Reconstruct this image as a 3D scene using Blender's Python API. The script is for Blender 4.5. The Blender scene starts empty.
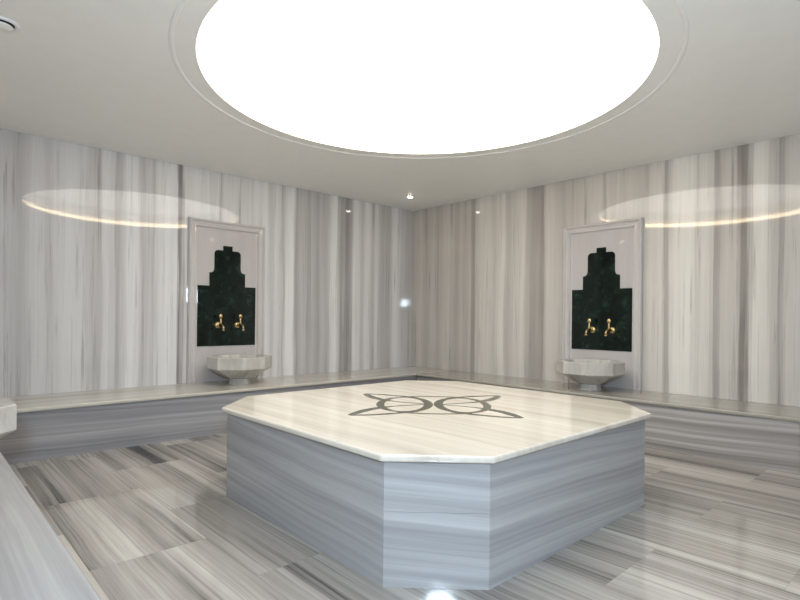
import bpy, bmesh, math, random
from mathutils import Vector, Matrix
random.seed(4)
PI = math.pi
C = bpy.context.scene.collection

# ------------------------------------------------------------------ room sizes (metres, back corner at the origin)
H = 2.9626                 # ceiling height
LX, LY = 6.40, 7.00        # room: x -LX..0, y -LY..0
HB = 0.45                  # bench height
D_LEFT, D_RIGHT = 0.869, 0.7615
X_NEAR = -5.6162           # front of the near left bench
Y_FRONT = -5.2301          # front of the bench beyond the right edge
DOME = (-3.166, -3.355)

# ------------------------------------------------------------------ helpers
def obj(name, bm, mat, parent=None, smooth=False, bevel=0.0, seg=2):
    bmesh.ops.recalc_face_normals(bm, faces=bm.faces[:])
    me = bpy.data.meshes.new(name)
    bm.to_mesh(me); bm.free()
    o = bpy.data.objects.new(name, me)
    C.objects.link(o)
    if mat: me.materials.append(mat)
    if smooth:
        for p in me.polygons: p.use_smooth = True
    if bevel:
        b = o.modifiers.new('bevel', 'BEVEL'); b.width = bevel; b.segments = seg
        b.limit_method = 'ANGLE'; b.angle_limit = math.radians(25)
    if parent: o.parent = parent
    return o

def tag(o, label, cat, group=None):
    o['label'] = label; o['category'] = cat
    if group: o['group'] = group
    return o

def thing(name, label, cat, loc=(0, 0, 0), rotz=0.0, group=None):
    o = bpy.data.objects.new(name, None); C.objects.link(o)
    o.location = loc; o.rotation_euler = (0, 0, rotz)
    o.empty_display_size = 0.1
    return tag(o, label, cat, group)

def copy_tree(o, parent=None):
    c = o.copy(); C.objects.link(c)
    if parent: c.parent = parent
    for ch in list(o.children): copy_tree(ch, c)
    return c

def struct(o):
    o['kind'] = 'structure'; return o

def box(bm, x0, x1, y0, y1, z0, z1):
    v = [bm.verts.new(p) for p in [(x0,y0,z0),(x1,y0,z0),(x1,y1,z0),(x0,y1,z0),(x0,y0,z1),(x1,y0,z1),(x1,y1,z1),(x0,y1,z1)]]
    for f in [(3,2,1,0),(4,5,6,7),(0,1,5,4),(1,2,6,5),(2,3,7,6),(3,0,4,7)]: bm.faces.new([v[i] for i in f])
    return bm

def bx(*a): return box(bmesh.new(), *a)

def loft(bm, rings, cap0=True, cap1=True, close=False):
    R = [[bm.verts.new(p) for p in r] for r in rings]
    n = len(R[0])
    pairs = list(zip(R[:-1], R[1:])) + ([(R[-1], R[0])] if close else [])
    for a, b in pairs:
        for i in range(n):
            bm.faces.new([a[i], a[(i+1) % n], b[(i+1) % n], b[i]])
    if not close:
        if cap0: bm.faces.new(R[0][::-1])
        if cap1: bm.faces.new(R[-1])
    return bm

def circle(r, z, n=96, cx=0.0, cy=0.0, ph=0.0):
    return [(cx + r*math.cos(ph+2*PI*i/n), cy + r*math.sin(ph+2*PI*i/n), z) for i in range(n)]

def lathe(prof, n=96, close=False, cap0=False, cap1=False, cx=0.0, cy=0.0):
    return loft(bmesh.new(), [circle(r, z, n, cx, cy) for r, z in prof], cap0, cap1, close)

def prism(bm, pts, z0, z1):
    return loft(bm, [[(x, y, z0) for x, y in pts], [(x, y, z1) for x, y in pts]])

def tube(bm, path, radii, n=14):
    """round bar of varying radius along a list of points"""
    path = [Vector(p) for p in path]
    up = Vector((0, 0, 1)); rings = []
    for i, p in enumerate(path):
        t = (path[min(i+1, len(path)-1)] - path[max(i-1, 0)]).normalized()
        a = t.cross(up)
        if a.length < 1e-3: a = t.cross(Vector((1, 0, 0)))
        a.normalize(); b = t.cross(a)
        r = radii[i] if isinstance(radii, (list, tuple)) else radii
        rings.append([tuple(p + a*(r*math.cos(2*PI*k/n)) + b*(r*math.sin(2*PI*k/n))) for k in range(n)])
    return loft(bm, rings)

# ------------------------------------------------------------------ materials
class NT:
    def __init__(s, name):
        s.m = bpy.data.materials.new(name); s.m.use_nodes = True
        s.t = s.m.node_tree; s.t.nodes.clear()
        s.out = s.n('ShaderNodeOutputMaterial')
    def n(s, typ, **k):
        nd = s.t.nodes.new(typ)
        for a, v in k.items(): setattr(nd, a, v)
        return nd
    def l(s, a, b): s.t.links.new(a, b)
    def math(s, op, a, b=None, c=None):
        nd = s.n('ShaderNodeMath', operation=op)
        for i, v in enumerate((a, b, c)):
            if v is None: continue
            if isinstance(v, (int, float)): nd.inputs[i].default_value = v
            else: s.l(v, nd.inputs[i])
        return nd.outputs[0]
    def comb(s, x, y, z):
        nd = s.n('ShaderNodeCombineXYZ')
        for i, v in enumerate((x, y, z)):
            if isinstance(v, (int, float)): nd.inputs[i].default_value = v
            else: s.l(v, nd.inputs[i])
        return nd.outputs[0]
    def noise(s, vec, scale=1.0, detail=2.0, rough=0.5):
        nd = s.n('ShaderNodeTexNoise'); nd.inputs['Scale'].default_value = scale
        nd.inputs['Detail'].default_value = detail; nd.inputs['Roughness'].default_value = rough
        s.l(vec, nd.inputs['Vector']); return nd.outputs['Fac']
    def ramp(s, fac, stops, interp='LINEAR'):
        nd = s.n('ShaderNodeValToRGB'); cr = nd.color_ramp; cr.interpolation = interp
        while len(cr.elements) < len(stops): cr.elements.new(0.5)
        for e, (p, c) in zip(cr.elements, stops):
            e.position = p; e.color = (c, c, c, 1) if isinstance(c, (int, float)) else (*c, 1)
        s.l(fac, nd.inputs[0]); return nd.outputs[0]
    def mix(s, fac, a, b, mode='MIX'):
        nd = s.n('ShaderNodeMix', data_type='RGBA', blend_type=mode)
        for i, v in ((0, fac), (6, a), (7, b)):
            if isinstance(v, (int, float)): nd.inputs[i].default_value = v
            elif isinstance(v, tuple): nd.inputs[i].default_value = (*v, 1)
            else: s.l(v, nd.inputs[i])
        return nd.outputs[2]
    def xyz(s):
        tc = s.n('ShaderNodeTexCoord'); sp = s.n('ShaderNodeSeparateXYZ')
        s.l(tc.outputs['Object'], sp.inputs[0]); return sp.outputs
    def bsdf(s, col, rough=0.1, ior=1.5, metal=0.0):
        b = s.n('ShaderNodeBsdfPrincipled')
        if isinstance(col, tuple): b.inputs['Base Color'].default_value = (*col, 1)
        else: s.l(col, b.inputs['Base Color'])
        if isinstance(rough, (int, float)): b.inputs['Roughness'].default_value = rough
        else: s.l(rough, b.inputs['Roughness'])
        b.inputs['IOR'].default_value = ior; b.inputs['Metallic'].default_value = metal
        s.l(b.outputs[0], s.out.inputs[0]); return s.m

def plain(name, col, rough=0.5, metal=0.0, ior=1.5):
    """a nearly even colour with a faint procedural mottling"""
    t = NT(name); x, y, z = t.xyz()
    f = t.noise(t.comb(x, y, z), 7.0, 3.0)
    c = t.mix(f, tuple(v*0.97 for v in col), tuple(min(1, v*1.03) for v in col))
    return t.bsdf(c, rough, ior, metal)

def emitter(name, col, strength):
    t = NT(name); e = t.n('ShaderNodeEmission')
    e.inputs[0].default_value = (*col, 1); e.inputs[1].default_value = strength
    t.l(e.outputs[0], t.out.inputs[0]); return t.m

def veined(name, across, stops, sx=9.0, along=0.18, warp=0.05, rough=0.1, seed=0.0, slant=(0, 0, 0), fine=0.25):
    """banded marble: bands pile up along the axis `across` (0 x, 1 y, 2 z) and run along the other two"""
    t = NT(name); P = t.xyz()
    o = [i for i in range(3) if i != across]
    w = t.noise(t.comb(t.math('MULTIPLY', P[0], 0.9), t.math('MULTIPLY', P[1], 0.9), t.math('MULTIPLY_ADD', P[2], 0.9, seed)), 1.0, 2.0)
    a = t.math('ADD', P[across], t.math('MULTIPLY', w, warp))
    for i in range(3):
        if slant[i]: a = t.math('MULTIPLY_ADD', P[i], slant[i], a)
    v = t.comb(t.math('MULTIPLY_ADD', a, sx, seed), t.math('MULTIPLY', P[o[0]], along), t.math('MULTIPLY', P[o[1]], along))
    n1 = t.noise(v, 1.0, 5.0, 0.62)
    c = t.ramp(n1, stops)
    v2 = t.comb(t.math('MULTIPLY', a, sx*7), t.math('MULTIPLY', P[o[0]], along*3), t.math('MULTIPLY', P[o[1]], along*3))
    n2 = t.ramp(t.noise(v2, 1.0, 3.0, 0.6), [(0.3, 1-fine), (0.6, 1.0)])
    c = t.mix(1.0, c, n2, 'MULTIPLY')
    return t.bsdf(c, rough)

def wall_marble(name, axis, stops, tone=(1.0, 1.0, 1.0)):
    """tall slabs of banded marble: the bands stand at their own places along the wall"""
    t = NT(name); P = t.xyz()
    u = P[axis]
    w = t.noise(t.comb(t.math('MULTIPLY', u, 1.3), t.math('MULTIPLY', P[2], 0.75), 3.3), 1.0, 3.0, 0.6)
    uu = t.math('MULTIPLY_ADD', t.math('SUBTRACT', w, 0.5), 0.04, u)
    jt = t.noise(t.comb(t.math('MULTIPLY', u, 38.0), t.math('MULTIPLY', P[2], 0.45), 5.9), 1.0, 3.0, 0.65)
    uu = t.math('MULTIPLY_ADD', t.math('SUBTRACT', jt, 0.5), 0.13, uu)
    lo, hi = -LX-0.7, 0.1
    pos = lambda q: (q-lo)/(hi-lo)
    fac = t.math('DIVIDE', t.math('SUBTRACT', uu, lo), hi-lo)
    st = sorted(stops)
    # carry the rhythm of the slabs on past the last measured band
    q = st[0][0]
    while q > lo + 0.2:
        q -= random.uniform(0.08, 0.22); st.insert(0, (q, random.choice([0.62, 0.7, 0.76, 0.8, 0.82])))
    # colour ramps hold 32 stops each, so chain several
    chunks = [st[i:i+28] for i in range(0, len(st), 27)]
    col = None
    for ch in chunks:
        r = t.ramp(fac, [(min(max(pos(a), 0), 1), b) for a, b in ch])
        if col is None: col = r
        else:
            g = t.math('GREATER_THAN', fac, pos(ch[0][0]))
            col = t.mix(g, col, r)
    # fine grain and slow clouding inside the bands
    f = t.noise(t.comb(t.math('MULTIPLY', uu, 46.0), t.math('MULTIPLY', P[2], 0.5), 1.7), 1.0, 4.0, 0.6)
    g = t.ramp(f, [(0.30, 0.78), (0.41, 0.97), (0.6, 1.02)])
    col = t.mix(1.0, col, g, 'MULTIPLY')
    cl = t.noise(t.comb(t.math('MULTIPLY', u, 5.0), t.math('MULTIPLY', P[2], 0.9), 8.1), 1.0, 3.0)
    col = t.mix(t.ramp(cl, [(0.45, 0.0), (0.72, 0.30)]), col, (0.74, 0.74, 0.74))
    k = t.n('ShaderNodeSeparateColor'); t.l(col, k.inputs[0])
    base = [(0.30, (0.13, 0.125, 0.13)), (0.48, (0.30, 0.28, 0.265)), (0.62, (0.42, 0.40, 0.385)), (0.74, (0.585, 0.565, 0.545)), (0.86, (0.76, 0.745, 0.72)), (1.0, (0.86, 0.85, 0.83))]
    tint = t.ramp(k.outputs[0], [(q, tuple(min(0.96, a*b) for a, b in zip(c, tone))) for q, c in base])
    return t.bsdf(tint, 0.035, 1.5)

def floor_marble():
    t = NT('floor_marble'); x, y, z = t.xyz()
    TW, TL = 0.575, 1.15
    i = t.math('FLOOR', t.math('DIVIDE', t.math('ADD', x, 0.19), TW))
    par = t.math('MODULO', t.math('ADD', i, 40.0), 2.0)
    yy = t.math('ADD', t.math('DIVIDE', t.math('ADD', y, 0.44), TL), t.math('MULTIPLY', par, 0.5))
    j = t.math('FLOOR', yy)
    wn = t.n('ShaderNodeTexWhiteNoise', noise_dimensions='2D'); t.l(t.comb(i, j, 0.0), wn.inputs['Vector'])
    off = t.math('MULTIPLY', wn.outputs['Value'], 40.0)
    warp = t.noise(t.comb(x, t.math('MULTIPLY', y, 0.7), off), 1.4, 2.0)
    xx = t.math('MULTIPLY_ADD', warp, 0.045, x)
    tone = t.n('ShaderNodeTexWhiteNoise', noise_dimensions='2D'); t.l(t.comb(j, i, 7.0), tone.inputs['Vector'])
    n1 = t.noise(t.comb(t.math('MULTIPLY_ADD', xx, 4.2, off), t.math('MULTIPLY', y, 0.09), off), 1.0, 9.0, 0.68)
    n1 = t.math('ADD', n1, t.math('MULTIPLY', t.math('SUBTRACT', tone.outputs['Value'], 0.5), 0.10))
    c = t.ramp(n1, [(0.31, (0.045, 0.041, 0.04)), (0.38, (0.15, 0.137, 0.126)), (0.45, (0.285, 0.263, 0.237)), (0.54, (0.385, 0.357, 0.323)), (0.66, (0.53, 0.497, 0.453))])
    f = t.ramp(t.noise(t.comb(t.math('MULTIPLY_ADD', xx, 45.0, off), t.math('MULTIPLY', y, 0.4), 0.0), 1.0, 3.0, 0.6), [(0.34, 0.70), (0.50, 1.02)])
    c = t.mix(1.0, c, f, 'MULTIPLY')
    dk = t.noise(t.comb(t.math('MULTIPLY_ADD', xx, 9.0, t.math('MULTIPLY', off, 1.7)), t.math('MULTIPLY', y, 0.10), 4.0), 1.0, 4.0, 0.7)
    c = t.mix(1.0, c, t.ramp(dk, [(0.31, 0.30), (0.38, 0.70), (0.45, 1.0)]), 'MULTIPLY')
    # hairline joints
    ex = t.math('PINGPONG', t.math('ADD', x, 0.19), TW/2)
    fx = t.math('FRACT', t.math('DIVIDE', t.math('ADD', x, 0.19), TW)); fy = t.math('FRACT', yy)
    jx = t.math('LESS_THAN', fx, 0.003); jy = t.math('LESS_THAN', fy, 0.0022)
    c = t.mix(t.math('MULTIPLY', t.math('MAXIMUM', jx, jy), 0.45), c, (0.22, 0.20, 0.18))
    return t.bsdf(c, 0.07)

def green_marble():
    t = NT('dark_green_marble'); x, y, z = t.xyz(); v = t.comb(x, y, z)
    n = t.noise(v, 9.0, 8.0, 0.7)
    c = t.ramp(n, [(0.40, (0.002, 0.004, 0.0035)), (0.56, (0.006, 0.016, 0.011)), (0.68, (0.016, 0.034, 0.022)), (0.82, (0.07, 0.10, 0.08))])
    return t.bsdf(c, 0.06, 1.45)

WL = [(-5.374, 0.74), (-5.306, 0.7), (-5.236, 0.66), (-5.197, 0.66), (-5.125, 0.76), (-5.028, 0.77), (-5.003, 0.66), (-4.978, 0.76), (-4.842, 0.79), (-4.683, 0.8), (-4.629, 0.71), (-4.565, 0.72), (-4.551, 0.62), (-4.527, 0.76), (-4.471, 0.82), (-4.394, 0.73), (-4.375, 0.64), (-4.346, 0.72), (-4.267, 0.85), (-4.176, 0.85), (-4.125, 0.66), (-4.083, 0.76), (-4.021, 0.76), (-4.005, 0.68), (-3.978, 0.8), (-3.859, 0.86), (-3.748, 0.84), (-3.724, 0.34), (-3.703, 0.45), (-3.681, 0.78), (-3.483, 0.82), (-3.111, 0.78), (-2.68, 0.82), (-2.623, 0.83), (-2.552, 0.71), (-2.479, 0.82), (-2.405, 0.78), (-2.376, 0.63), (-2.346, 0.82), (-2.285, 0.89), (-2.224, 0.89), (-2.188, 0.55), (-2.146, 0.68), (-2.036, 0.7), (-1.988, 0.6), (-1.923, 0.7), (-1.841, 0.6), (-1.775, 0.7), (-1.673, 0.66), (-1.605, 0.84), (-1.535, 0.89), (-1.483, 0.72), (-1.421, 0.55), (-1.385, 0.66), (-1.34, 0.45), (-1.267, 0.6), (-1.193, 0.86), (-1.099, 0.82), (-1.043, 0.7), (-0.966, 0.86), (-0.908, 0.84), (-0.849, 0.7), (-0.77, 0.82), (-0.669, 0.68), (-0.483, 0.66), (-0.42, 0.86), (-0.335, 0.86), (-0.227, 0.74), (-0.095, 0.7)]
WR = [(0.005, 0.68), (-0.179, 0.74), (-0.312, 0.64), (-0.443, 0.73), (-0.571, 0.64), (-0.696, 0.74), (-0.798, 0.73), (-0.968, 0.64), (-1.036, 0.72), (-1.113, 0.65), (-1.188, 0.73), (-1.269, 0.52), (-1.3, 0.72), (-1.391, 0.8), (-1.569, 0.8), (-1.639, 0.74), (-1.758, 0.85), (-1.809, 0.84), (-1.853, 0.66), (-1.908, 0.74), (-1.989, 0.78), (-2.116, 0.83), (-2.178, 0.68), (-2.255, 0.6), (-2.36, 0.6), (-2.399, 0.48), (-2.434, 0.7), (-2.478, 0.77), (-2.578, 0.74), (-2.663, 0.68), (-3.188, 0.76), (-3.634, 0.72), (-3.701, 0.68), (-3.787, 0.78), (-3.903, 0.79), (-3.934, 0.5), (-3.965, 0.82), (-4.046, 0.88), (-4.175, 0.87), (-4.252, 0.76), (-4.299, 0.82), (-4.355, 0.8), (-4.391, 0.66), (-4.419, 0.5), (-4.446, 0.68), (-4.517, 0.73), (-4.596, 0.73), (-4.631, 0.45), (-4.665, 0.42), (-4.699, 0.6), (-4.74, 0.84), (-4.839, 0.81), (-4.887, 0.7), (-4.934, 0.7), (-4.966, 0.52), (-4.997, 0.74), (-5.111, 0.74), (-5.327, 0.66), (-5.464, 0.8)]

M_WALL_L = wall_marble('marble_bands_left', 0, WL, (0.985, 1.0, 1.035))  # cooler tint is partly the bluish daylight put into the stone colour
M_WALL_R = wall_marble('marble_bands_right', 1, WR, (1.0, 0.975, 0.935))  # warmer tint is partly the ceiling light's warmth put into the stone
M_FLOOR = floor_marble()
grey = [(0.28, (0.23, 0.23, 0.238)), (0.42, (0.335, 0.335, 0.343)), (0.56, (0.425, 0.425, 0.432)), (0.72, (0.53, 0.53, 0.533))]
M_FACE = veined('grey_marble_bands', 2, [(0.30, (0.12, 0.107, 0.10)), (0.40, (0.25, 0.228, 0.215)), (0.54, (0.37, 0.342, 0.325)), (0.70, (0.55, 0.52, 0.495))], 10.0, 0.12, 0.05, 0.10, 2.0, slant=(0.03, 0.03, 0), fine=0.16)  # warm lighting along the right bench is tinted into this grey
M_FACE_L = veined('grey_marble_bands_cool_lit', 2, [(0.30, (0.13, 0.127, 0.137)), (0.40, (0.235, 0.232, 0.248)), (0.54, (0.325, 0.318, 0.328)), (0.70, (0.475, 0.467, 0.475))], 8.0, 0.12, 0.05, 0.10, 12.0, slant=(0.03, 0.03, 0), fine=0.16)  # same marble as the right bench face, with cooler lighting tinted in
M_SIDE = veined('platform_marble_bands', 2, grey, 9.0, 0.15, 0.05, 0.08, 7.0, slant=(0.05, -0.05, 0), fine=0.10)
cream = [(0.30, (0.52, 0.465, 0.40)), (0.45, (0.66, 0.61, 0.53)), (0.60, (0.73, 0.685, 0.605)), (0.75, (0.78, 0.74, 0.665))]
M_TOP = veined('cream_marble', 0, cream, 5.0, 0.14, 0.10, 0.10, 1.0, fine=0.10)
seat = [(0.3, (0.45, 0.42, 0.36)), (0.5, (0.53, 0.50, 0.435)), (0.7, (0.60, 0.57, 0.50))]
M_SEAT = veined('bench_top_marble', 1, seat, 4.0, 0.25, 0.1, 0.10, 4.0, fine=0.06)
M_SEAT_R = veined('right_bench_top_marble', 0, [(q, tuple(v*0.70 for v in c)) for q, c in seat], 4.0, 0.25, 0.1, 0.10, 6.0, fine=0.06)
M_SEAT_NEAR = veined('near_bench_marble', 0, [(0.30, (0.17, 0.17, 0.175)), (0.40, (0.335, 0.33, 0.325)), (0.56, (0.41, 0.40, 0.395)), (0.72, (0.49, 0.48, 0.465))], 8.0, 0.25, 0.08, 0.12, 9.0, fine=0.12)
M_BASIN = veined('basin_marble', 0, [(0.3, (0.40, 0.38, 0.345)), (0.5, (0.55, 0.53, 0.49)), (0.7, (0.67, 0.65, 0.605))], 6.0, 2.0, 0.12, 0.10, 5.0, fine=0.08)
M_FRAME = plain('pale_polished_marble', (0.58, 0.55, 0.535), 0.06)
M_BACK = veined('niche_marble', 0, [(0.3, (0.50, 0.465, 0.455)), (0.5, (0.53, 0.495, 0.485)), (0.7, (0.56, 0.525, 0.515))], 4.0, 0.3, 0.05, 0.05, 3.0, fine=0.02)
M_GREEN = green_marble()
M_INLAY = plain('grey_green_inlay', (0.085, 0.088, 0.064), 0.14)
M_BRASS = plain('polished_brass', (0.66, 0.50, 0.26), 0.22, 1.0)
M_CEIL = plain('ceiling_plaster', (0.93, 0.92, 0.89), 0.45)
M_WHITE = plain('white_enamel', (0.90, 0.895, 0.88), 0.35)
M_BLACK = plain('dark_gap', (0.02, 0.02, 0.02), 0.7)
M_STEEL = plain('drain_steel', (0.35, 0.34, 0.33), 0.25, 1.0)
M_GLOW = emitter('lit_ceiling_membrane', (1.0, 0.945, 0.855), 3.75)
M_STRIP = emitter('warm_light_strip', (1.0, 0.78, 0.50), 16.0)
M_LAMP = emitter('lamp_lens', (1.0, 0.88, 0.68), 30.0)

# ------------------------------------------------------------------ the room
T = 0.12
struct(obj('floor', bx(-LX-T, T, -LY-T, T, -0.15, 0.0), M_FLOOR))
struct(obj('wall_left', bx(-LX-T, T, 0.0, T, 0.0, H+0.1), M_WALL_L))
struct(obj('wall_right', bx(0.0, T, -LY, 0.0, 0.0, H+0.1), M_WALL_R))
struct(obj('wall_near', bx(-LX-T, -LX, -LY, 0.0, 0.0, H+0.1), M_WALL_R))
bm = bmesh.new()
DX0, DX1, DZ = -6.25, -4.55, 2.45
box(bm, -LX-T, DX0, -LY-T, -LY, 0.0, H+0.1); box(bm, DX1, T, -LY-T, -LY, 0.0, H+0.1); box(bm, DX0, DX1, -LY-T, -LY, DZ, H+0.1)
struct(obj('wall_front', bm, M_WALL_L))

# ceiling with the round opening
def ceiling():
    bm = bmesh.new(); r = 1.603; cx, cy = DOME
    x0, x1, y0, y1 = -LX, 0.0, -LY, 0.0
    ang = sorted([2*PI*i/160 for i in range(160)] + [math.atan2(y-cy, x-cx) % (2*PI) for x in (x0, x1) for y in (y0, y1)])
    inner, outer = [], []
    for a in ang:
        c, s = math.cos(a), math.sin(a); ts = []
        if abs(c) > 1e-9: ts.append(((x1 if c > 0 else x0)-cx)/c)
        if abs(s) > 1e-9: ts.append(((y1 if s > 0 else y0)-cy)/s)
        t = min(ts); inner.append((cx+r*c, cy+r*s)); outer.append((cx+t*c, cy+t*s))
    loft(bm, [[(x, y, H) for x, y in outer], [(x, y, H) for x, y in inner], [(x, y, H+0.008) for x, y in inner], [(x, y, H+0.008) for x, y in outer]], close=True)
    return bm
struct(obj('ceiling', ceiling(), M_CEIL))

# the great round light in its recess
t = thing('ceiling_light', 'huge round glowing recessed ceiling light above the platform', 'ceiling light', (DOME[0], DOME[1], H))
obj('recess_ring', lathe([(1.752, 0.008), (1.752, 0.40), (1.80, 0.40), (1.80, 0.008)], 160, close=True), M_WHITE, t, True, 0)
obj('diffuser', loft(bmesh.new(), [circle(1.752*math.cos(a), 0.30+0.30*math.sin(a), 160) for a in [PI/2*k/12 for k in range(12)]], False, True), M_GLOW, t, True)['label'] = 'glowing white diffuser'
obj('light_strip', lathe([(1.736, 0.012), (1.736, 0.085), (1.750, 0.085), (1.750, 0.012)], 160, close=True), M_STRIP, t)['label'] = 'warm hidden light strip'
obj('moulding', lathe([(1.750+0.016*math.cos(a), -0.001+0.006*math.sin(a)) for a in [2*PI*k/12 for k in range(12)]], 160, close=True), M_WHITE, t, True)['label'] = 'white bead moulding around the opening'

# ------------------------------------------------------------------ built-in benches
def slab(pts, z0, z1): return prism(bmesh.new(), pts, z0, z1)
LIP, TH = 0.028, 0.032
b = thing('marble_bench', 'long built-in marble bench along the left back wall', 'bench', (-3.2, -D_LEFT/2, 0))
def rel(bm, o):
    bmesh.ops.translate(bm, verts=bm.verts, vec=-Vector(o.location)); return bm
def bench(o, pts_top, pts_body, mseat, mface):
    obj('seat_slab', rel(slab(pts_top, HB-TH, HB), o), mseat, o, bevel=0.010, seg=4)
    obj('front_panel', rel(slab(pts_body, 0.0, HB-TH), o), mface, o)
e = 0.001
bench(b, [(-LX+e, -e), (-e, -e), (-e, -D_LEFT), (-LX+e, -D_LEFT)],
         [(-LX+e, -e), (-e, -e), (-e, -D_LEFT+LIP), (-LX+e, -D_LEFT+LIP)], M_SEAT, M_FACE_L)
b = thing('marble_bench', 'long built-in marble bench along the right back wall', 'bench', (-D_RIGHT/2, -3.2, 0))
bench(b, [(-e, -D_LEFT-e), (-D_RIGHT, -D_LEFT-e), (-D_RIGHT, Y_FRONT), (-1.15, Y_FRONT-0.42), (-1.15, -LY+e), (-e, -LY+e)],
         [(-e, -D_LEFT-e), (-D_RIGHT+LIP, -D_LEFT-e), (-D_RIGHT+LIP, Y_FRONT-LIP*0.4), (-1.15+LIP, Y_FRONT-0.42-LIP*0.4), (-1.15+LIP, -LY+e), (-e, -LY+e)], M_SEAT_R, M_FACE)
b = thing('marble_bench', 'pale marble bench top in the near left foreground', 'bench', (-5.95, -3.2, 0))
bench(b, [(-LX+e, -D_LEFT-e), (X_NEAR, -D_LEFT-e), (X_NEAR, -5.30), (-LX+e, -5.30)],
         [(-LX+e, -D_LEFT-e), (X_NEAR-LIP, -D_LEFT-e), (X_NEAR-LIP, -5.30), (-LX+e, -5.30)], M_SEAT_NEAR, M_FACE)

# ------------------------------------------------------------------ the central heated platform
x0, x1, y0, y1, HP, CUT = -4.4342, -2.0413, -4.7292, -2.3891, 0.613, 0.352
PC = ((x0+x1)/2, (y0+y1)/2)
def octo(inset):
    a0, a1, b0, b1 = x0+inset-PC[0], x1-inset-PC[0], y0+inset-PC[1], y1-inset-PC[1]
    c = CUT-inset*(2-2**0.5)
    return [(a0+c, b0), (a1-c, b0), (a1, b0+c), (a1, b1-c), (a1-c, b1), (a0+c, b1), (a0, b1-c), (a0, b0+c)]
p = thing('marble_platform', 'large eight-sided grey marble platform with cream top in the middle of the floor', 'platform', (PC[0], PC[1], 0))
PT = 0.034
ob = octo(0.020)
core = octo(0.040)
for k in range(8):
    a, c = ob[k], ob[(k+1) % 8]; a2, c2 = core[k], core[(k+1) % 8]
    if k == 7:      # the near corner face is made of two slabs, one over the other
        for z0, z1 in ((0.0, 0.344), (0.3452, HP-PT)):
            obj('side_panel', prism(bmesh.new(), [a, c, c2, a2], z0, z1), M_SIDE, p)
    else:
        obj('side_panel', prism(bmesh.new(), [a, c, c2, a2], 0.0, HP-PT), M_SIDE, p)
obj('top_slab', prism(bmesh.new(), octo(-0.015), HP-PT, HP), M_TOP, p, bevel=0.012, seg=4)['label'] = 'cream marble top slab'

# inlaid knot: two rings and four pointed petals
def ribbon(bm, pts, wid, z0, z1):
    n = len(pts); L, R = [], []
    for i, q in enumerate(pts):
        a = Vector(pts[max(i-1, 0)]); c = Vector(pts[min(i+1, n-1)])
        d = (c-a).normalized(); nn = Vector((-d.y, d.x)); w = wid(i/(n-1))/2
        L.append(Vector(q)+nn*w); R.append(Vector(q)-nn*w)
    rings = [[(l.x, l.y, z0), (r.x, r.y, z0), (r.x, r.y, z1), (l.x, l.y, z1)] for l, r in zip(L, R)]
    loft(bm, rings)
def bez(P, n=28):
    out = []
    for i in range(n+1):
        s = i/n; q = [Vector(v) for v in P]
        while len(q) > 1: q = [q[k].lerp(q[k+1], s) for k in range(len(q)-1)]
        out.append((q[0].x, q[0].y))
    return out
def rot45(pts): return [((a+b_)/2**0.5, (b_-a)/2**0.5) for a, b_ in pts]
inl = bmesh.new()
lay = [0]
def strip(pts, wid):
    lay[0] += 1
    ribbon(inl, rot45([(a, b_-0.015) for a, b_ in pts]), wid, HP-0.004, HP+0.0006+0.00004*lay[0])
for s in (-1, 1):
    # ring, thick towards the centre and the outer end, thin at top and bottom
    cxm = s*0.205
    # ring as an area between an outer ellipse and a narrower inner one
    n = 72; O = []; I = []
    for k in range(n):
        a = 2*PI*k/n
        O.append((cxm+0.203*math.cos(a), 0.335*math.sin(a)-0.015)); I.append((cxm+s*0.004+0.142*math.cos(a), 0.298*math.sin(a)-0.015))
    O, I = rot45(O), rot45(I)
    loft(inl, [[(q[0], q[1], z) for q in P_] for P_, z in ((O, HP-0.004), (O, HP+0.0006), (I, HP+0.0006), (I, HP-0.004))], close=True)
    for v in (-1, 1):
        tip = (s*0.535, v*0.475)
        # inner edge of the petal: from the tip, past the ring, to the meeting point of the rings
        strip(bez([tip, (s*0.44, v*0.13), (s*0.22, v*0.07), (s*0.03, 0.0)]), lambda q: 0.022+0.050*math.sin(PI*min(1, q*1.5+0.12))*(1-q*0.4))
        # outer edge: from the tip along to the ring's end and on to the middle
        strip(bez([tip, (s*0.36, v*0.46), (s*0.20, v*0.35), (s*0.11, v*0.30)]), lambda q: 0.030+0.014*math.sin(PI*q))
for v in (-1, 1):
    strip(bez([(-0.24, v*0.335), (-0.10, v*0.395), (0.10, v*0.395), (0.24, v*0.335)]), lambda q: 0.030)
obj('knot_inlay', inl, M_INLAY, p)['label'] = 'dark grey-green knot pattern inlaid in the top'

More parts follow.
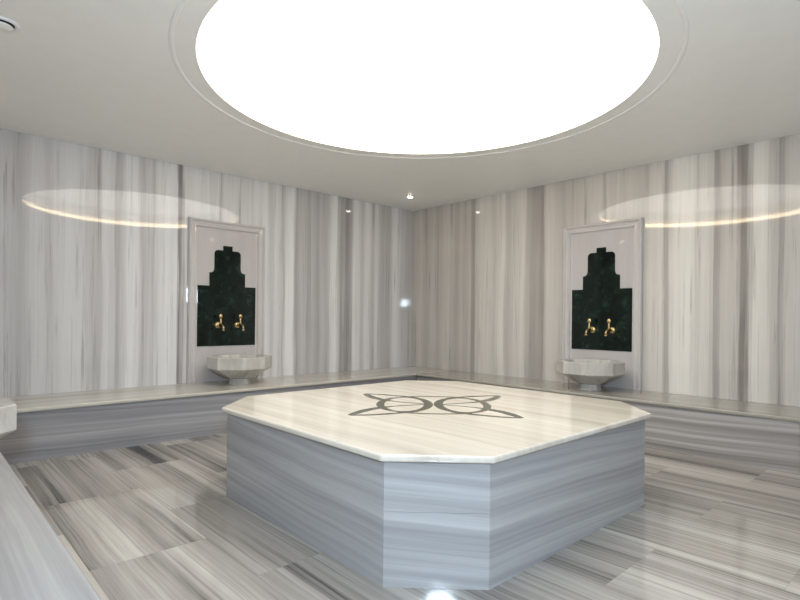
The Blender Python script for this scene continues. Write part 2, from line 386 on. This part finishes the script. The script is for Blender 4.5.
# ------------------------------------------------------------------ wall niches (local frame: wall plane y = 0, room towards -y, x to the right)
def make_niche(label):
    t = thing('niche_panel', label, 'wall panel', (0, 0, HB), 0, 'framed wall panels above the basins')
    W, TOP = 0.485, 2.372-HB
    # frame: three mitred members of one stepped profile (u inward, depth towards the room)
    prof = [(0.0, 0.0), (0.0, -0.030), (0.006, -0.052), (0.018, -0.060), (0.030, -0.052), (0.036, -0.034), (0.060, -0.030), (0.072, -0.038), (0.084, -0.040), (0.092, -0.030), (0.096, -0.014), (0.112, -0.010), (0.112, 0.0)]
    bm = bmesh.new()
    def ring(kind):
        out = []
        for u, dp in prof:
            if kind == 0: out.append((-W+u, dp, 0.001))
            if kind == 1: out.append((-W+u, dp, TOP-u))
            if kind == 2: out.append((W-u, dp, TOP-u))
            if kind == 3: out.append((W-u, dp, 0.001))
        return out
    loft(bm, [ring(k) for k in range(4)])
    obj('frame', bm, M_FRAME, t)['label'] = 'pale moulded marble frame'
    obj('back_panel', bx(-W+0.112, W-0.112, -0.008, -0.0005, 0.001, TOP-0.112), M_BACK, t)
    # stepped dark green slab
    z = lambda q: q-HB
    half = [(0.369, z(0.872)), (0.369, z(1.592)), (0.227, z(1.592)), (0.227, z(1.752))]
    half += [(0.227-0.012-0.046*math.sin(a)*1.0, z(1.752)+0.046*(1-math.cos(a))) for a in [PI/2*k/5 for k in range(0, 6)]]
    half += [(0.167, z(1.812)), (0.167, z(1.975))]
    half += [(0.122+0.045*math.cos(a), z(1.980)+0.045*math.sin(a)) for a in [PI/2*k/6 for k in range(1, 7)]]
    half += [(0.058, z(2.025)), (0.058, z(2.082))]
    poly = [(x, zz) for x, zz in half] + [(-x, zz) for x, zz in half[::-1]]
    bm = bmesh.new()
    loft(bm, [[(x, -0.0165, zz) for x, zz in poly], [(x, -0.0075, zz) for x, zz in poly]])
    obj('stepped_slab', bm, M_GREEN, t)['label'] = 'dark green marble slab with a stepped outline'
    return t
NL = make_niche('framed panel with stepped dark green slab on the left back wall')
NL.location = (-3.150, -0.0005, HB)
NR = copy_tree(NL); NR['label'] = 'framed panel with stepped dark green slab on the right back wall'
NR.location = (-0.0005, -3.205, HB); NR.rotation_euler = (0, 0, -PI/2)

# ------------------------------------------------------------------ taps (local: wall y = 0, spout towards -y)
def make_tap():
    t = thing('tap', '', 'tap', (0, 0, 0), 0, 'brass taps on the green slabs')
    def fwd(prof):      # lathe about the y axis, towards the room
        bm = loft(bmesh.new(), [[(r*math.cos(2*PI*k/28), -d, r*math.sin(2*PI*k/28)) for k in range(28)] for r, d in prof], True, True)
        return bm
    obj('wall_rosette', fwd([(0.040, 0.0), (0.042, 0.006), (0.038, 0.014), (0.028, 0.022), (0.020, 0.026)]), M_BRASS, t, True)
    bm = bmesh.new()
    tube(bm, [(0, -0.022, 0), (0, -0.05, 0), (0, -0.075, 0), (0, -0.10, 0), (0, -0.13, -0.002), (0, -0.150, -0.012), (0, -0.160, -0.030), (0, -0.162, -0.050)],
         [0.014, 0.017, 0.022, 0.020, 0.013, 0.012, 0.012, 0.014], 18)
    sp = obj('spout', bm, M_BRASS, t, True)
    bm = bmesh.new(); tube(bm, [(0, -0.162, -0.050), (0, -0.162, -0.066)], [0.017, 0.015], 18)
    obj('nozzle', bm, M_BRASS, sp, True)
    bm = bmesh.new()
    tube(bm, [(0, -0.085, 0.015), (0, -0.085, 0.035), (0, -0.085, 0.060), (0, -0.085, 0.078)], [0.017, 0.012, 0.009, 0.011], 16)
    st = obj('valve_stem', bm, M_BRASS, t, True)
    # leaf-shaped lever with a rounded knob
    bm = bmesh.new()
    tube(bm, [(0, -0.085, 0.076), (0, -0.086, 0.092), (0, -0.088, 0.108), (0, -0.091, 0.124), (0, -0.094, 0.134)], [0.010, 0.021, 0.025, 0.018, 0.004], 16)
    for v in bm.verts: v.co.y = -0.087 + (v.co.y+0.087)*0.55
    obj('handle', bm, M_BRASS, t, True)
    return t
G0 = -0.0175
taps = [(( -3.273, G0, 1.123), 0.0, 'left brass tap on the green slab of the left back wall'),
        (( -3.023, G0, 1.123), 0.0, 'right brass tap on the green slab of the left back wall'),
        (( G0, -3.111, 1.110), -PI/2, 'left brass tap on the green slab of the right back wall'),
        (( G0, -3.350, 1.110), -PI/2, 'right brass tap on the green slab of the right back wall')]
tp = make_tap()
for i, (loc, rz, lab) in enumerate(taps):
    o = tp if i == 0 else copy_tree(tp)
    o.location = loc; o.rotation_euler = (0, 0, rz); o['label'] = lab

# ------------------------------------------------------------------ eight-sided basins on the benches
def make_basin():
    t = thing('wash_basin', '', 'basin', (0, 0, HB), 0, 'eight-sided marble basins on the benches')
    R = 0.362; ph = PI/8
    O = lambda r, z: [(r*math.cos(ph+2*PI*k/8), r*math.sin(ph+2*PI*k/8), z) for k in range(8)]
    bm = bmesh.new()
    # outside: taper, band, rim; inside: eight-sided hollow rounding down
    rings = [O(0.128, 0.066), O(0.175, 0.080), O(R-0.012, 0.178), O(R, 0.188), O(R, 0.312), O(R-0.005, 0.318), O(R-0.072, 0.318), O(R-0.080, 0.310), O(R-0.105, 0.235), O(R-0.175, 0.185), O(0.060, 0.172)]
    loft(bm, rings)
    obj('bowl', bm, M_BASIN, t)
    obj('foot', loft(bmesh.new(), [O(0.128, 0.0005), O(0.118, 0.012), O(0.114, 0.070)]), M_BASIN, t)
    obj('drain', lathe([(0.034, 0.1725), (0.034, 0.176), (0.026, 0.177), (0.010, 0.1735)], 32, cap0=True, cap1=True), M_STEEL, t, True)['label'] = 'round metal drain'
    return t
bs = make_basin()
for i, (loc, rz, lab) in enumerate([((-3.165, -0.395, HB), 0, 'eight-sided marble basin on the left bench below its framed panel'),
                                    ((-0.395, -3.275, HB), -PI/2, 'eight-sided marble basin on the right bench below its framed panel'),
                                    ((-5.932, -2.715, HB), PI/2, 'marble basin on the near bench, cut off by the left edge of the frame')]):
    o = bs if i == 0 else copy_tree(bs)
    o.location = loc; o.rotation_euler = (0, 0, rz); o['label'] = lab

# ------------------------------------------------------------------ small ceiling fittings
def make_downlight():
    t = thing('downlight', '', 'ceiling spotlight', (0, 0, H), 0, 'small recessed downlights')
    obj('trim_ring', lathe([(0.038, -0.0005), (0.050, -0.0005), (0.050, -0.005), (0.046, -0.008), (0.040, -0.008), (0.037, -0.004)], 40, close=True), M_WHITE, t, True)
    obj('lens', loft(bmesh.new(), [circle(0.037*math.cos(a), -0.004-0.016*math.sin(a), 40) for a in [0, 0.3, 0.6, 0.9, 1.2, 1.45]], True, True), M_LAMP, t, True)['label'] = 'glowing bulb'
    return t
dl = make_downlight()
for i, (loc, lab) in enumerate([((-0.762, -0.718, H), 'small lit downlight in the ceiling at the back corner'),
                                ((-5.531, -0.899, H), 'small lit downlight at the left end of the ceiling, seen mirrored in the right panel'),
                                ((-1.000, -5.460, H), 'small lit downlight at the right end of the ceiling, seen mirrored in the left panel')]):
    o = dl if i == 0 else copy_tree(dl)
    o.location = loc; o['label'] = lab
t = thing('air_vent', 'round white ceiling air vent at the top left corner of the frame', 'air vent', (-5.610, -2.246, H))
obj('rim', lathe([(0.062, -0.0005), (0.090, -0.0005), (0.090, -0.006), (0.082, -0.012), (0.070, -0.012), (0.062, -0.006)], 56, close=True), M_WHITE, t, True)
obj('throat', loft(bmesh.new(), [circle(0.063, -0.0008, 48), circle(0.063, -0.002, 48)]), M_BLACK, t)['label'] = 'dark gap inside the rim'
obj('disc', lathe([(0.018, -0.003), (0.050, -0.014), (0.055, -0.018), (0.050, -0.022), (0.028, -0.027), (0.008, -0.028)], 48, cap0=True, cap1=True), M_WHITE, t, True)

# ------------------------------------------------------------------ light and camera
DAY = 140
# the photographer's daylight-coloured lamp, which the polished corner and the floor mirror back
ld = bpy.data.lights.new('photographers_lamp', 'AREA'); ld.shape = 'DISK'; ld.size = 0.30; ld.energy = 92; ld.color = (0.68, 0.84, 1.0)
lo = bpy.data.objects.new('photographers_lamp', ld); C.objects.link(lo)
lo.location = (-6.28, -6.80, 1.73)
# cool daylight coming in through the open doorway behind the camera
dd = bpy.data.lights.new('daylight_doorway', 'AREA'); dd.shape = 'RECTANGLE'; dd.size = DX1-DX0; dd.size_y = DZ; dd.energy = DAY; dd.color = (0.64, 0.81, 1.0)
do = bpy.data.objects.new('daylight_doorway', dd); C.objects.link(do)
do.location = ((DX0+DX1)/2, -LY-0.06, DZ/2); do.rotation_euler = (PI/2, 0, PI)
lo.rotation_euler = (Vector((-3.2, -3.4, 1.25))-Vector(lo.location)).to_track_quat('-Z', 'Y').to_euler()

w = bpy.data.worlds.new('world'); bpy.context.scene.world = w; w.use_nodes = True
w.node_tree.nodes['Background'].inputs[0].default_value = (0.5, 0.5, 0.5, 1); w.node_tree.nodes['Background'].inputs[1].default_value = 0.05

cam = bpy.data.cameras.new('camera'); co = bpy.data.objects.new('camera', cam); C.objects.link(co)
YAW, FPX, SHIFT, ROLL = 0.7485, 531.926, 17.96, -0.0096
cam.sensor_fit = 'HORIZONTAL'; cam.sensor_width = 36.0; cam.lens = 36.0*FPX/800; cam.shift_y = SHIFT/800
cam.clip_start = 0.02
f = Vector((math.sin(YAW), math.cos(YAW), 0)); r = Vector((math.cos(YAW), -math.sin(YAW), 0)); u = Vector((0, 0, 1))
rr = r*math.cos(ROLL) - u*math.sin(ROLL); uu = r*math.sin(ROLL) + u*math.cos(ROLL)
m = Matrix((rr, uu, -f)).transposed().to_4x4(); m.translation = (-6.0175, -6.1917, 1.2288)
co.matrix_world = m
sc = bpy.context.scene; sc.camera = co
sc.cycles.sample_clamp_indirect = 60.0; sc.cycles.max_bounces = 10; sc.cycles.diffuse_bounces = 6; sc.cycles.glossy_bounces = 5
sc.view_settings.view_transform = 'Standard'; sc.view_settings.look = 'None'
sc.view_settings.gamma = 1.0; sc.view_settings.use_curve_mapping = False
sc.view_settings.exposure = 0.32
